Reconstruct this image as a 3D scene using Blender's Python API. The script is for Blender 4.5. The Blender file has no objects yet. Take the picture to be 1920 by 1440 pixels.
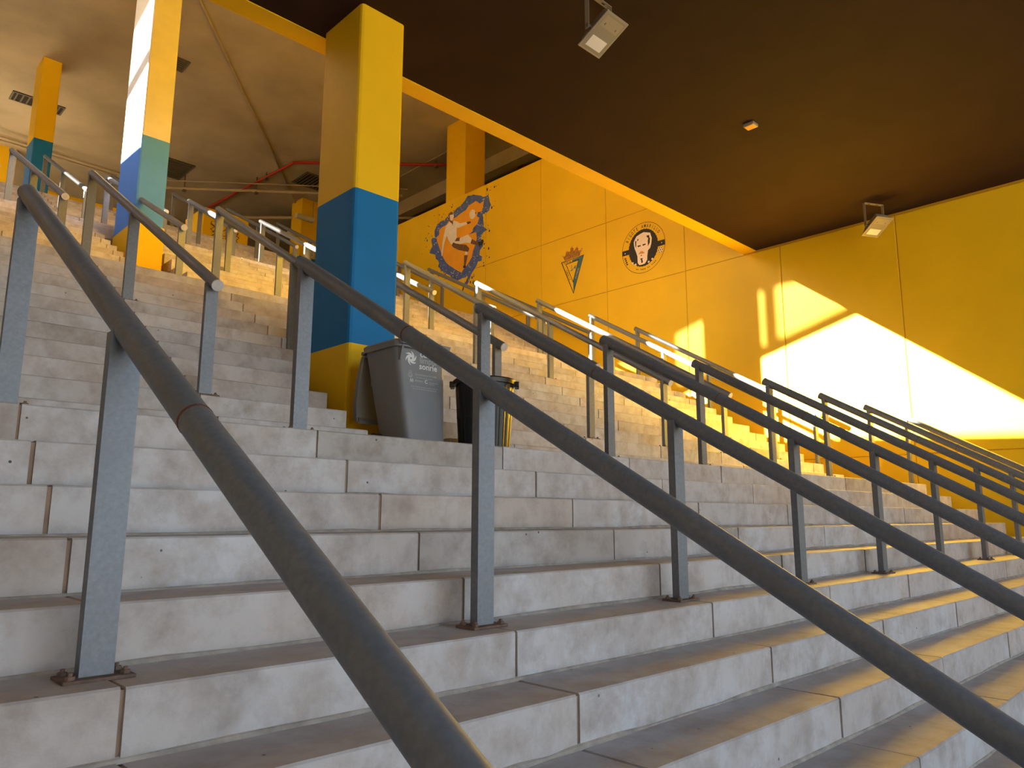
import bpy, bmesh, math, random
from mathutils import Vector, Matrix
from mathutils.geometry import delaunay_2d_cdt

random.seed(7)
scene = bpy.context.scene
COL = scene.collection

# ------------------------------------------------------------------ camera
# World frame: X runs along the steps, Y climbs the stairs, Z is up.
# The nose of the first landing is the line Y = 0, Z = 0.
F_PX = 1412.6
YAW, PITCH, ROLL = 0.7709, 0.1740, 0.0021
cam_data = bpy.data.cameras.new('camera')
cam_data.sensor_fit = 'HORIZONTAL'
cam_data.sensor_width = 36.0
cam_data.lens = 36.0 * F_PX / 1920.0
cam_data.clip_start = 0.05
cam_data.clip_end = 400
cam = bpy.data.objects.new('camera', cam_data)
COL.objects.link(cam)
fw = Vector((math.sin(YAW) * math.cos(PITCH), math.cos(YAW) * math.cos(PITCH), math.sin(PITCH)))
rt = Vector((math.cos(YAW), -math.sin(YAW), 0))
up = rt.cross(fw)
rt2 = rt * math.cos(ROLL) + up * math.sin(ROLL)
up2 = -rt * math.sin(ROLL) + up * math.cos(ROLL)
m3 = Matrix((rt2, up2, -fw)).transposed()
cam.matrix_world = Matrix.Translation((-0.6434, -3.5018, -0.4421)) @ m3.to_4x4()
scene.camera = cam

# ------------------------------------------------------------------ light
SUN = Vector((1.0, -0.605, -0.475)).normalized()      # direction the sunlight travels
sun_d = bpy.data.lights.new('sun', 'SUN')
sun_d.energy = 96.0
sun_d.angle = 0.0095
sun_d.color = (1.0, 0.88, 0.69)
sun = bpy.data.objects.new('sun', sun_d)
COL.objects.link(sun)
sun.rotation_mode = 'QUATERNION'
sun.rotation_quaternion = SUN.to_track_quat('-Z', 'Y')
sun.location = (-20, 25, 25)

world = bpy.data.worlds.new('sky')
scene.world = world
world.use_nodes = True
wn = world.node_tree.nodes
wn.clear()
sky = wn.new('ShaderNodeTexSky')
sky.sky_type = 'NISHITA'
sky.sun_disc = False
sky.sun_elevation = math.asin(-SUN.z)
sky.sun_rotation = math.atan2(-SUN.x, -SUN.y)
sky.air_density = 1.0
sky.dust_density = 1.5
bg = wn.new('ShaderNodeBackground')
bg.inputs['Strength'].default_value = 0.50
wo = wn.new('ShaderNodeOutputWorld')
world.node_tree.links.new(sky.outputs[0], bg.inputs[0])
world.node_tree.links.new(bg.outputs[0], wo.inputs[0])

vs = scene.view_settings
vs.view_transform = 'Standard'
vs.look = 'None'
vs.exposure = 0.38
vs.gamma = 1.0
vs.use_curve_mapping = False
scene.cycles.max_bounces = 10
scene.cycles.diffuse_bounces = 6
scene.cycles.glossy_bounces = 3
scene.cycles.sample_clamp_indirect = 80.0

# ------------------------------------------------------------------ materials
MATS = {}


def nodes_of(name):
    m = bpy.data.materials.new(name)
    m.use_nodes = True
    nt = m.node_tree
    b = nt.nodes['Principled BSDF']
    MATS[name] = m
    return m, nt, b


def tc(nt, scale=1.0, obj=True):
    t = nt.nodes.new('ShaderNodeTexCoord')
    mp = nt.nodes.new('ShaderNodeMapping')
    s = scale if isinstance(scale, tuple) else (scale,) * 3
    mp.inputs['Scale'].default_value = s
    nt.links.new(t.outputs['Object'], mp.inputs['Vector'])
    return mp.outputs['Vector']


def noise(nt, vec, scale, detail=4, rough=0.55):
    n = nt.nodes.new('ShaderNodeTexNoise')
    n.inputs['Scale'].default_value = scale
    n.inputs['Detail'].default_value = detail
    n.inputs['Roughness'].default_value = rough
    nt.links.new(vec, n.inputs['Vector'])
    return n.outputs['Fac']


def ramp(nt, fac, stops):
    r = nt.nodes.new('ShaderNodeValToRGB')
    e = r.color_ramp.elements
    while len(e) < len(stops):
        e.new(0.5)
    for k, (p, c) in enumerate(stops):
        e[k].position = p
        e[k].color = (c[0], c[1], c[2], 1)
    nt.links.new(fac, r.inputs['Fac'])
    return r.outputs['Color']


def mixc(nt, fac, a, b, mode='MIX'):
    n = nt.nodes.new('ShaderNodeMix')
    n.data_type = 'RGBA'
    n.blend_type = mode
    for sock, v in ((n.inputs[0], fac), (n.inputs[6], a), (n.inputs[7], b)):
        if hasattr(v, 'is_output'):
            nt.links.new(v, sock)
        elif isinstance(v, (int, float)):
            sock.default_value = v
        else:
            sock.default_value = (v[0], v[1], v[2], 1)
    return n.outputs[2]


def bump(nt, b, height, strength=0.3, dist=0.01):
    n = nt.nodes.new('ShaderNodeBump')
    n.inputs['Strength'].default_value = strength
    n.inputs['Distance'].default_value = dist
    nt.links.new(height, n.inputs['Height'])
    nt.links.new(n.outputs['Normal'], b.inputs['Normal'])


def mat_plain(name, col, rough=0.6, metal=0.0, var=0.0, vscale=3.0, bumps=0.0, bscale=60, spec=0.4):
    m, nt, b = nodes_of(name)
    b.inputs['Roughness'].default_value = rough
    b.inputs['Metallic'].default_value = metal
    b.inputs['Specular IOR Level'].default_value = spec
    if var > 0:
        v = tc(nt)
        f = noise(nt, v, vscale, 6)
        c = ramp(nt, f, [(0.3, tuple(x * (1 - var) for x in col)), (0.7, tuple(min(1, x * (1 + var)) for x in col))])
        nt.links.new(c, b.inputs['Base Color'])
    else:
        b.inputs['Base Color'].default_value = (col[0], col[1], col[2], 1)
    if bumps > 0:
        bump(nt, b, noise(nt, tc(nt), bscale, 3), bumps, 0.004)
    return m


def mat_concrete(name, light, warm, dark):
    """cast concrete of the step blocks: pale cement, brownish dirt, pores, a tint per block"""
    m, nt, b = nodes_of(name)
    g = nt.nodes.new('ShaderNodeNewGeometry')
    oi = nt.nodes.new('ShaderNodeObjectInfo')
    mp = nt.nodes.new('ShaderNodeMapping')
    nt.links.new(g.outputs['Position'], mp.inputs['Vector'])
    pos = mp.outputs['Vector']
    big = noise(nt, pos, 1.7, 5)
    c1 = ramp(nt, big, [(0.35, light), (0.62, warm)])
    mid = noise(nt, pos, 6.5, 8, 0.65)
    c2 = mixc(nt, ramp(nt, mid, [(0.44, (0, 0, 0)), (0.68, (0.85, 0.85, 0.85))]), c1, dark)
    # dirt collected on the treads (a stain of the surface that faces up)
    sx = nt.nodes.new('ShaderNodeSeparateXYZ')
    nt.links.new(g.outputs['True Normal'], sx.inputs[0])
    dirt = nt.nodes.new('ShaderNodeMath')
    dirt.operation = 'MULTIPLY'
    dirt.use_clamp = True
    nt.links.new(sx.outputs['Z'], dirt.inputs[0])
    dirt.inputs[1].default_value = 0.30
    c3 = mixc(nt, dirt.outputs[0], c2, tuple(x * 0.92 for x in warm))
    # pores
    vo = nt.nodes.new('ShaderNodeTexVoronoi')
    vo.inputs['Scale'].default_value = 9.5
    nt.links.new(pos, vo.inputs['Vector'])
    gate = noise(nt, pos, 5, 2)
    pr = ramp(nt, vo.outputs['Distance'], [(0.04, (1, 1, 1)), (0.062, (0, 0, 0))])
    pg = ramp(nt, gate, [(0.50, (0, 0, 0)), (0.54, (1, 1, 1))])
    pf = mixc(nt, 1.0, pr, pg, 'MULTIPLY')
    c4 = mixc(nt, pf, c3, (0.07, 0.06, 0.055))
    rnd = ramp(nt, oi.outputs['Random'], [(0, (0.78, 0.76, 0.73)), (0.3, (1, 1, 1)), (0.75, (1, 1, 1)), (1, (0.96, 0.88, 0.80))])
    c5 = mixc(nt, 1.0, c4, rnd, 'MULTIPLY')
    # brownish runs down the faces
    mp2 = nt.nodes.new('ShaderNodeMapping')
    mp2.inputs['Scale'].default_value = (5.0, 5.0, 0.9)
    nt.links.new(g.outputs['Position'], mp2.inputs['Vector'])
    run = noise(nt, mp2.outputs['Vector'], 1.6, 6, 0.62)
    c6 = mixc(nt, ramp(nt, run, [(0.50, (0, 0, 0)), (0.75, (0.5, 0.5, 0.5))]), c5, (0.42, 0.34, 0.29))
    nt.links.new(c6, b.inputs['Base Color'])
    b.inputs['Roughness'].default_value = 0.58
    b.inputs['Specular IOR Level'].default_value = 0.38
    bump(nt, b, noise(nt, pos, 45, 6, 0.6), 0.25, 0.006)
    return m


def mat_steel(name, col, rough=0.45):
    m, nt, b = nodes_of(name)
    v = tc(nt)
    f = noise(nt, v, 60, 4, 0.6)
    f2 = noise(nt, v, 3.0, 3)
    c = ramp(nt, f, [(0.3, tuple(x * 0.86 for x in col)), (0.7, tuple(x * 1.12 for x in col))])
    c = mixc(nt, ramp(nt, f2, [(0.45, (0, 0, 0)), (0.75, (0.5, 0.5, 0.5))]), c, tuple(x * 0.75 for x in col))
    nt.links.new(c, b.inputs['Base Color'])
    b.inputs['Metallic'].default_value = 0.35
    b.inputs['Roughness'].default_value = rough
    bump(nt, b, f, 0.08, 0.002)
    return m


mat_concrete('step_concrete', (0.60, 0.585, 0.605), (0.545, 0.49, 0.47), (0.36, 0.30, 0.27))
mat_plain('joint_dirt', (0.30, 0.20, 0.14), 0.9, var=0.25, vscale=9)
mat_plain('mortar', (0.44, 0.37, 0.31), 0.9, var=0.3, vscale=14)
mat_plain('ground_concrete', (0.42, 0.40, 0.38), 0.85, var=0.2, vscale=2)
mat_plain('yellow_paint', (0.82, 0.50, 0.010), 0.55, var=0.045, vscale=1.3, bumps=0.12, bscale=90, spec=0.15)
mat_plain('yellow_wall_paint', (0.84, 0.53, 0.012), 0.45, var=0.045, vscale=1.3, bumps=0.08, bscale=90, spec=0.22)
mat_plain('yellow_joint', (0.52, 0.27, 0.006), 0.7)
mat_plain('blue_paint', (0.012, 0.17, 0.44), 0.55, var=0.06, vscale=2, bumps=0.12, bscale=90, spec=0.15)
mat_plain('faded_blue_paint', (0.085, 0.275, 0.86), 0.6, var=0.06, vscale=2, bumps=0.12, bscale=90, spec=0.15)
mat_plain('cream_paint', (0.64, 0.59, 0.52), 0.6, var=0.07, vscale=3, bumps=0.12, bscale=80, spec=0.15)
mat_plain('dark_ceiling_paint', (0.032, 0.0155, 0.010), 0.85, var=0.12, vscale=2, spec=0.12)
mat_plain('hall_ceiling_concrete', (0.44, 0.37, 0.26), 0.85, var=0.18, vscale=0.7, bumps=0.15, bscale=25)
mat_plain('hall_dark', (0.10, 0.085, 0.075), 0.9, var=0.1)
mat_plain('left_wall_paint', (0.46, 0.40, 0.32), 0.8, var=0.08)
mat_steel('galvanised_steel', (0.195, 0.205, 0.23), 0.50)
mat_plain('cut_steel', (0.62, 0.60, 0.60), 0.5, metal=0.3, var=0.1, vscale=20)
mat_plain('rusty_steel', (0.19, 0.115, 0.085), 0.85, var=0.35, vscale=30, bumps=0.3, bscale=120)
mat_plain('rust', (0.14, 0.05, 0.028), 0.9, var=0.4, vscale=40)
mat_plain('grey_plastic', (0.20, 0.20, 0.215), 0.42, var=0.04, vscale=8, bumps=0.05, bscale=200)
mat_plain('black_plastic', (0.010, 0.010, 0.011), 0.35)
mat_plain('white_print', (0.75, 0.76, 0.80), 0.6)
mat_plain('faint_print', (0.40, 0.41, 0.45), 0.6)
mat_plain('lamp_casing', (0.30, 0.25, 0.18), 0.45, metal=0.1, var=0.05)
mat_plain('lamp_glass', (0.27, 0.235, 0.17), 0.12, var=0.04, vscale=6)
mat_plain('lamp_reflector', (0.72, 0.70, 0.70), 0.3, metal=0.15)
mat_plain('vent_metal', (0.16, 0.14, 0.12), 0.6, metal=0.3)
mat_plain('vent_dark', (0.03, 0.025, 0.022), 0.9)
mat_plain('red_pipe_paint', (0.42, 0.022, 0.014), 0.5)
mat_plain('pipe_grey', (0.42, 0.34, 0.24), 0.6, var=0.1)
mat_plain('lamp_white', (0.6, 0.56, 0.48), 0.5)
mat_plain('paper_white', (0.62, 0.58, 0.50), 0.7)
# paints of the wall pictures
mat_plain('mural_blue', (0.085, 0.135, 0.42), 0.6, var=0.3, vscale=9)
mat_plain('mural_dark_blue', (0.03, 0.02, 0.05), 0.6)
mat_plain('mural_orange', (0.90, 0.40, 0.015), 0.55, var=0.06)
mat_plain('mural_white', (0.88, 0.80, 0.74), 0.6, var=0.06, vscale=9)
mat_plain('mural_sepia', (0.17, 0.085, 0.045), 0.6, var=0.3, vscale=12)
mat_plain('mural_black', (0.028, 0.022, 0.024), 0.6)
mat_plain('mural_skin', (0.94, 0.80, 0.76), 0.6)
mat_plain('mural_gold', (0.36, 0.16, 0.02), 0.6, var=0.45, vscale=30)
mat_plain('mural_teal', (0.05, 0.15, 0.23), 0.6)
mat_plain('mural_moustache', (0.72, 0.33, 0.06), 0.6)

# unseen pane, added to dim the sun through the upper openings
m, nt, b = nodes_of('sun_dimming_pane')
nt.nodes.remove(b)
tr = nt.nodes.new('ShaderNodeBsdfTransparent')
tr.inputs['Color'].default_value = (0.11, 0.11, 0.11, 1)
nt.links.new(tr.outputs[0], nt.nodes['Material Output'].inputs[0])


# ------------------------------------------------------------------ helpers
def bm_new():
    return bmesh.new()


def link(name, mesh, mat=None, parent=None):
    o = bpy.data.objects.new(name, mesh)
    COL.objects.link(o)
    if mat and not mesh.materials:
        mesh.materials.append(MATS[mat])
    if parent:
        o.parent = parent
    return o


def obj(name, bm, mat, parent=None, smooth=False):
    me = bpy.data.meshes.new(name)
    bmesh.ops.recalc_face_normals(bm, faces=bm.faces)
    bm.to_mesh(me)
    bm.free()
    if smooth:
        for p in me.polygons:
            p.use_smooth = True
        try:
            me.set_sharp_from_angle(angle=math.radians(40))
        except Exception:
            pass
    return link(name, me, mat, parent)


def tag(o, label=None, cat=None, group=None, kind=None):
    for k, v in (('label', label), ('category', cat), ('group', group), ('kind', kind)):
        if v:
            o[k] = v
    return o


def empty(name, loc, rot=(0, 0, 0)):
    o = bpy.data.objects.new(name, None)
    COL.objects.link(o)
    o.location = loc
    o.rotation_euler = rot
    o.empty_display_size = 0.1
    return o


def add_box(bm, x0, x1, y0, y1, z0, z1):
    r = bmesh.ops.create_cube(bm, size=1.0)
    for v in r['verts']:
        v.co = Vector((x0 + (v.co.x + .5) * (x1 - x0), y0 + (v.co.y + .5) * (y1 - y0), z0 + (v.co.z + .5) * (z1 - z0)))
    return r['verts']


def bevel(bm, w, seg=1):
    bmesh.ops.bevel(bm, geom=list(bm.edges), offset=w, segments=seg, affect='EDGES', profile=0.6, clamp_overlap=True)


def add_tube(bm, a, b_, r0, r1=None, seg=20, caps=True):
    a, b_ = Vector(a), Vector(b_)
    r1 = r0 if r1 is None else r1
    d = (b_ - a)
    q = d.to_track_quat('Z', 'Y').to_matrix()
    rings = []
    for p, r in ((a, r0), (b_, r1)):
        rings.append([bm.verts.new(p + q @ Vector((r * math.cos(2 * math.pi * k / seg), r * math.sin(2 * math.pi * k / seg), 0))) for k in range(seg)])
    for k in range(seg):
        bm.faces.new((rings[0][k], rings[0][(k + 1) % seg], rings[1][(k + 1) % seg], rings[1][k]))
    if caps:
        bm.faces.new(rings[0][::-1])
        bm.faces.new(rings[1])


def add_path(bm, pts, r, seg=10):
    for a, b_ in zip(pts[:-1], pts[1:]):
        add_tube(bm, a, b_, r, seg=seg)


def add_lathe(bm, prof, seg=40, cx=0, cy=0):
    rings = []
    for r, z in prof:
        rings.append([bm.verts.new((cx + r * math.cos(2 * math.pi * k / seg), cy + r * math.sin(2 * math.pi * k / seg), z)) for k in range(seg)])
    for a, b_ in zip(rings[:-1], rings[1:]):
        for k in range(seg):
            bm.faces.new((a[k], a[(k + 1) % seg], b_[(k + 1) % seg], b_[k]))
    bm.faces.new(rings[0][::-1])
    bm.faces.new(rings[-1])


def add_prism(bm, poly, axis, lo, hi):
    """extrude a 2-D polygon along an axis; axis 0: poly is (y,z), 1: (x,z), 2: (x,y)"""
    def p3(u, v, t):
        return {0: (t, u, v), 1: (u, t, v), 2: (u, v, t)}[axis]
    a = [bm.verts.new(p3(u, v, lo)) for u, v in poly]
    b_ = [bm.verts.new(p3(u, v, hi)) for u, v in poly]
    n = len(poly)
    for k in range(n):
        bm.faces.new((a[k], a[(k + 1) % n], b_[(k + 1) % n], b_[k]))
    bm.faces.new(a[::-1])
    bm.faces.new(b_)


def text_mesh(txt, size):
    cu = bpy.data.curves.new('lettering', 'FONT')
    cu.body = txt
    cu.size = size
    cu.resolution_u = 2
    cu.offset = size * 0.018
    cu.align_x = 'CENTER'
    o = bpy.data.objects.new('lettering', cu)
    COL.objects.link(o)
    dg = bpy.context.evaluated_depsgraph_get()
    dg.update()
    me = bpy.data.meshes.new_from_object(o.evaluated_get(dg))
    bpy.data.objects.remove(o)
    bpy.data.curves.remove(cu)
    return me


RISE = 0.17
TREAD = 0.2948
SPACE = 1.3272
XW = 11.016            # face of the mural wall
XL = -2.2              # inner face of the wall on the other side of the stairs
XE = 10.66             # where the step blocks end
ZC = 4.09              # dark soffit over the lower stairs
YB0, YB1 = 2.47, 2.70  # yellow edge beam of that soffit
ZH = 9.75              # ceiling of the upper hall

# ------------------------------------------------------------------ the setting: stairs
def tread_height(flights, y):
    z = -2.04
    for f in flights:
        for i in range(f['n']):
            if y >= f['y0'] + i * f['t'] - 1e-6:
                z = f['z0'] + (i + 1) * RISE
    return z


FLIGHTS = [
    dict(y0=-11 * TREAD, z0=-12 * RISE, n=12, t=TREAD, j0=0.0224, js=SPACE, recess=None,
         label='lowest flight of pale concrete block steps'),
    dict(y0=1.10, z0=0.0, n=12, t=TREAD, j0=1.28, js=1.29, recess=(2.38, 3.16, 2.47),
         label='second flight of concrete steps, cut back around the thick yellow and blue column'),
    dict(y0=5.53, z0=2.04, n=12, t=0.318, j0=0.93, js=1.3, recess=(2.36, 3.10, 8.50),
         label='third flight of concrete steps, cut back around the cream and blue column'),
    dict(y0=10.23, z0=4.08, n=12, t=0.318, j0=1.28, js=1.3, recess=None,
         label='topmost flight of concrete steps below the hall'),
]


def stair_flight(f):
    core = bm_new()
    inset = 0.007

    def profile(i0):
        pts = []
        zb = f['z0'] - 0.35
        for i in range(i0, f['n']):
            yn = f['y0'] + i * f['t'] + inset
            zt = f['z0'] + (i + 1) * RISE - inset
            pts.append((yn, (zt - RISE) if i > i0 else zb))
            pts.append((yn, zt))
        ye = f['y0'] + (f['n'] - 1) * f['t'] + 0.30
        pts.append((ye, f['z0'] + f['n'] * RISE - inset))
        pts.append((ye, zb))
        return pts
    r = f['recess']
    if r:
        i1 = next(i for i in range(f['n']) if f['y0'] + i * f['t'] > r[2] - 0.02)
        add_prism(core, profile(0), 0, XL, r[0] - inset)
        add_prism(core, profile(i1), 0, r[0] - inset, r[1] + inset)
        add_prism(core, profile(0), 0, r[1] + inset, XE - inset)
    else:
        i1 = 0
        add_prism(core, profile(0), 0, XL, XE - inset)
    top = obj('stair_flight', core, 'joint_dirt')
    tag(top, f['label'], 'stairs', kind='structure')
    for i in range(f['n']):
        yn = f['y0'] + i * f['t']
        zt = f['z0'] + (i + 1) * RISE
        spans = [(XL, XE)]
        if r and i < i1:
            spans = [(XL, r[0]), (r[1], XE)]
        for s0, s1 in spans:
            cuts = [s0]
            k = -5
            while True:
                xj = f['j0'] + k * f['js']
                k += 1
                if xj >= s1 - 0.12:
                    break
                if xj > s0 + 0.12:
                    cuts.append(xj)
            cuts.append(s1)
            for a, c in zip(cuts[:-1], cuts[1:]):
                g0 = 0.007 * random.uniform(0.6, 1.3) if a != s0 else 0
                g1 = 0.007 * random.uniform(0.6, 1.3) if c != s1 else 0
                dy = random.uniform(-0.0025, 0.0025)
                bm = bm_new()
                ch = 0.006
                d = f['t'] + 0.05
                poly = [(0, -RISE + 0.005), (0, -ch), (ch, 0), (d, 0), (d, -RISE + 0.005)]
                add_prism(bm, poly, 0, 0, c - a - g0 - g1)
                o = obj('step_block', bm, 'step_concrete', top)
                o.location = (a + g0, yn + dy, zt + random.uniform(-0.0015, 0.0015))
    if f['z0'] < -1:
        # uneven mortar bead where each riser meets the tread below
        for i in range(1, f['n']):
            yn = f['y0'] + i * f['t']
            z = f['z0'] + i * RISE
            bm = bm_new()
            x = XL
            prev = None
            while x < XE:
                hh = random.uniform(0.006, 0.018)
                dd = random.uniform(0.006, 0.016)
                cur = [bm.verts.new((x, yn - dd, z - 0.002)), bm.verts.new((x, yn - dd * 0.5, z + hh * 0.6)), bm.verts.new((x, yn + 0.004, z + hh))]
                if prev:
                    for q in range(2):
                        bm.faces.new((prev[q], cur[q], cur[q + 1], prev[q + 1]))
                prev = cur
                x += random.uniform(0.10, 0.35)
            obj('mortar_bead', bm, 'mortar', top)
    return top


for f in FLIGHTS:
    stair_flight(f)


def slab(name, x0, x1, y0, y1, z0, z1, mat, label=None, cat=None):
    bm = bm_new()
    add_box(bm, x0, x1, y0, y1, z0, z1)
    o = obj(name, bm, mat)
    tag(o, label, cat, kind='structure')
    return o


for i, f in enumerate(FLIGHTS[:3]):
    ye = f['y0'] + (f['n'] - 1) * f['t'] + f['t'] + 0.05
    nxt = FLIGHTS[i + 1]
    zt = f['z0'] + f['n'] * RISE
    bm = bm_new()
    add_box(bm, XL, XE, ye, nxt['y0'] + 0.02, zt - 0.3, zt - 0.002)
    r = nxt['recess']
    if r:
        add_box(bm, r[0] - 0.007, r[1] + 0.007, nxt['y0'] + 0.02, r[2] + 0.02, zt - 0.3, zt - 0.002)
    o = obj('landing', bm, 'step_concrete')
    tag(o, ['concrete landing between the lowest and second flights, with the bins on it',
            'concrete landing between the second and third flights',
            'concrete landing between the third and topmost flights'][i], 'landing', kind='structure')
# drain strip between the step ends and the mural wall
bm = bm_new()
add_prism(bm, [(-11 * TREAD - 0.3, -2.30), (0.0, -0.26), (1.1, -0.26), (4.34, 1.80), (5.5, 1.80), (9.0, 3.84), (10.2, 3.84), (13.7, 5.88), (13.7, 4.5), (-3.5, -3.2)], 0, XE - 0.007, XW + 0.1)
tag(obj('floor_gutter', bm, 'joint_dirt'), 'sloping drain strip between the step ends and yellow wall', 'gutter', kind='structure')

slab('floor_ground', -40, 60, -80, -11 * TREAD + 0.01, -2.5, -2.04, 'ground_concrete', 'paved ground in front of the stairs', 'ground')
slab('floor_concourse', XL, 24, 10.23 + 11 * 0.318 + 0.3, 27, 5.8, 6.118, 'hall_ceiling_concrete', 'concrete floor of the upper hall', 'floor')
slab('floor_side', XW + 0.3, 24, YB1, 10.23 + 11 * 0.318 + 0.3, 5.8, 6.118, 'hall_ceiling_concrete', 'concrete floor behind the mural wall', 'floor')

# ------------------------------------------------------------------ walls and ceilings
bm = bm_new()
add_box(bm, XW + 0.010, XW + 0.30, -9.0, YB1, -2.5, ZC + 0.02)
add_box(bm, XW + 0.010, XW + 0.30, YB1, 13.6, -2.5, 7.60)
wall_right = obj('wall_right', bm, 'yellow_joint')
tag(wall_right, 'tall yellow panelled wall with football paintings beside the stairs', 'wall', kind='structure')
ycuts = [-9.0, -7.12, -5.28, -3.45, -1.62, 0.21, 2.04, 3.88, 5.73, 7.58, 9.43, 11.3, 13.6]
for y0, y1 in zip(ycuts[:-1], ycuts[1:]):
    zs = [-2.5, 0.45, 4.055, 5.53, 7.60]
    for z0, z1 in zip(zs[:-1], zs[1:]):
        pieces = []
        if y1 <= YB1 + 1e-3 or (y0 < YB1 < y1):
            ya, yb = y0, min(y1, YB1)
            if z0 < 4.0:
                pieces.append((ya, yb, z0, min(z1, ZC + 0.02)))
        if y0 < YB1 < y1:
            pieces = []
            if z0 < 4.0:
                pieces.append((y0, y1, z0, z1))
            else:
                pieces.append((YB1, y1, z0, z1))
        if y0 >= YB1:
            pieces.append((y0, y1, z0, z1))
        for (a, c, e, g) in pieces:
            bm = bm_new()
            gp = 0.006
            add_box(bm, XW, XW + 0.02, a + gp, c - gp, e + gp, g - (gp if g < 7.5 else 0))
            bmesh.ops.bevel(bm, geom=[ed for ed in bm.edges if abs(ed.verts[0].co.x - XW) < 1e-4 and abs(ed.verts[1].co.x - XW) < 1e-4], offset=0.006, segments=1, affect='EDGES')
            obj('wall_panel', bm, 'yellow_wall_paint', wall_right)

# soffit over the lower stairs, its yellow edge beam and the wall above it
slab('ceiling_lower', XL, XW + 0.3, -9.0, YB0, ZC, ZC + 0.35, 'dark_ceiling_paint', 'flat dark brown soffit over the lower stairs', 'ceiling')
bm = bm_new()
add_box(bm, XL, XW + 0.01, YB0, YB1, ZC - 0.01, ZC + 0.4)
add_box(bm, XL, 24, YB0 + 0.02, YB1 - 0.01, ZC + 0.4, ZH + 0.3)
add_box(bm, XW + 0.3, 24, YB0 + 0.02, YB1 - 0.01, 5.8, ZH + 0.3)
tag(obj('trim_1', bm, 'yellow_paint'), 'yellow painted edge beam along the dark soffit', 'beam', kind='structure')
slab('ceiling_hall', XL - 0.2, 24.2, YB0, 27.2, ZH, ZH + 0.3, 'hall_ceiling_concrete', 'high grey concrete ceiling of the upper hall', 'ceiling')
slab('wall_back', XL, 24, 27.0, 27.2, 5.5, ZH, 'hall_dark', 'dark far wall of the upper hall', 'wall')
slab('wall_far', 24, 24.2, YB1, 27.0, 5.5, ZH, 'hall_dark', 'dark end wall of the upper hall beyond the mural wall', 'wall')

# wall on the near side, with the window band that lets the low sun in, plus far openings added to brighten the hall
A_, C_ = 0.605, 0.475
DXM = 2.57 - (XL - 0.05)


def bot(y):
    return 4.83 + 0.05 * (y - 7.7)


def top_(y):
    return min(6.15 - 0.28 * (y - 7.65), 7.25)


def topu(y):
    return min(top_(y) + 1.2, 7.38)


strips = []          # (y0, y1, list of solid z functions pairs) in the plane of the second column
LOWZ, HIGHZ = -8.0, 99.0
lo = lambda y: LOWZ
hi = lambda y: HIGHZ
band0 = lambda y: top_(y)
band1 = lambda y: top_(y) + 0.2
ybreaks = [(-14.0, 3.2, [(lo, hi)]),
           (3.2, 5.0, [(lo, bot), (band0, hi)]),
           (5.0, 7.27, [(lo, bot), (band0, band1), (topu, hi)]),
           (7.27, 7.48, [(lo, bot), (band0, hi)]),
           (7.48, 9.25, [(lo, bot), (band0, band1), (topu, hi)]),
           (9.25, 10.15, [(lo, hi)]),
           (10.15, 12.6, [(lo, bot), (band0, band1), (topu, hi)]),
           (12.6, 16.1, [(lo, hi)]),
           (16.1, 19.9, [(lo, lambda y: 5.1), (lambda y: 6.1, hi)]),  # unseen opening added to bring warm sun to the hall ceiling
           (19.9, 21.9, [(lo, hi)]),
           (21.9, 23.7, [(lo, lambda y: 5.1), (lambda y: 6.1, hi)]),  # second added opening, more sun bounce for the hall
           (23.7, 26.0, [(lo, hi)])]
bm = bm_new()
sy, sz = A_ * DXM, C_ * DXM


def fac(y, z):
    zz = min(max(z + sz, -2.5), ZH + 0.0)
    if z <= LOWZ:
        zz = -2.5
    if z >= HIGHZ:
        zz = ZH
    return (y + sy, zz)


for y0, y1, solids in ybreaks:
    n = 4
    for k in range(n):
        a = y0 + (y1 - y0) * k / n
        c = y0 + (y1 - y0) * (k + 1) / n
        for f0, f1 in solids:
            p = [fac(a, f0(a)), fac(c, f0(c)), fac(c, f1(c)), fac(a, f1(a))]
            if min(p[2][1], p[3][1]) - max(p[0][1], p[1][1]) < 1e-3:
                continue
            p = [(min(q[0], 27.0), q[1]) for q in p]
            if p[1][0] - p[0][0] < 1e-4:
                continue
            add_prism(bm, p, 0, XL - 0.08, XL)
tag(obj('wall_left', bm, 'left_wall_paint'), 'wall closing the stairs on the side facing the mural wall', 'wall', kind='structure')
for w, (y0, y1) in enumerate(((5.0, 7.27), (7.48, 9.25), (10.15, 12.6))):  # out-of-view panes put in to weaken the upper sun patches
    bm = bm_new()
    pts = [fac(y0, band1(y0)), fac(y1, band1(y1)), fac(y1, topu(y1)), fac(y0, topu(y0))]
    v = [bm.verts.new((XL - 0.04, q[0], q[1])) for q in pts]
    bm.faces.new(v)
    tag(obj('window_%d' % (w + 1), bm, 'sun_dimming_pane'), ['added sun-dimming pane over the stairs, nearest the soffit', 'added sun-dimming pane over the third flight', 'added sun-dimming pane over the topmost flight'][w], 'window', kind='structure')


# ------------------------------------------------------------------ columns
def column(name, x0, x1, y0, y1, bands, label, cham=0.03, base_extra=0.0):
    """bands: list of (part name, z0, z1, material)"""
    root = empty(name, ((x0 + x1) / 2, (y0 + y1) / 2, bands[0][1]))
    tag(root, label, 'column')
    for i, (pn, z0, z1, mt) in enumerate(bands):
        bm = bm_new()
        e = base_extra if i == 0 else 0.0
        add_box(bm, x0, x1 + e * 0.6, y0, y1 + e, z0, z1)
        bmesh.ops.bevel(bm, geom=[ed for ed in bm.edges if abs(ed.verts[0].co.z - ed.verts[1].co.z) > 0.1], offset=cham, segments=2, affect='EDGES', profile=0.5)
        o = obj(pn, bm, mt, root)
        o.matrix_parent_inverse = Matrix.Translation(root.location).inverted()
    return root


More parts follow.
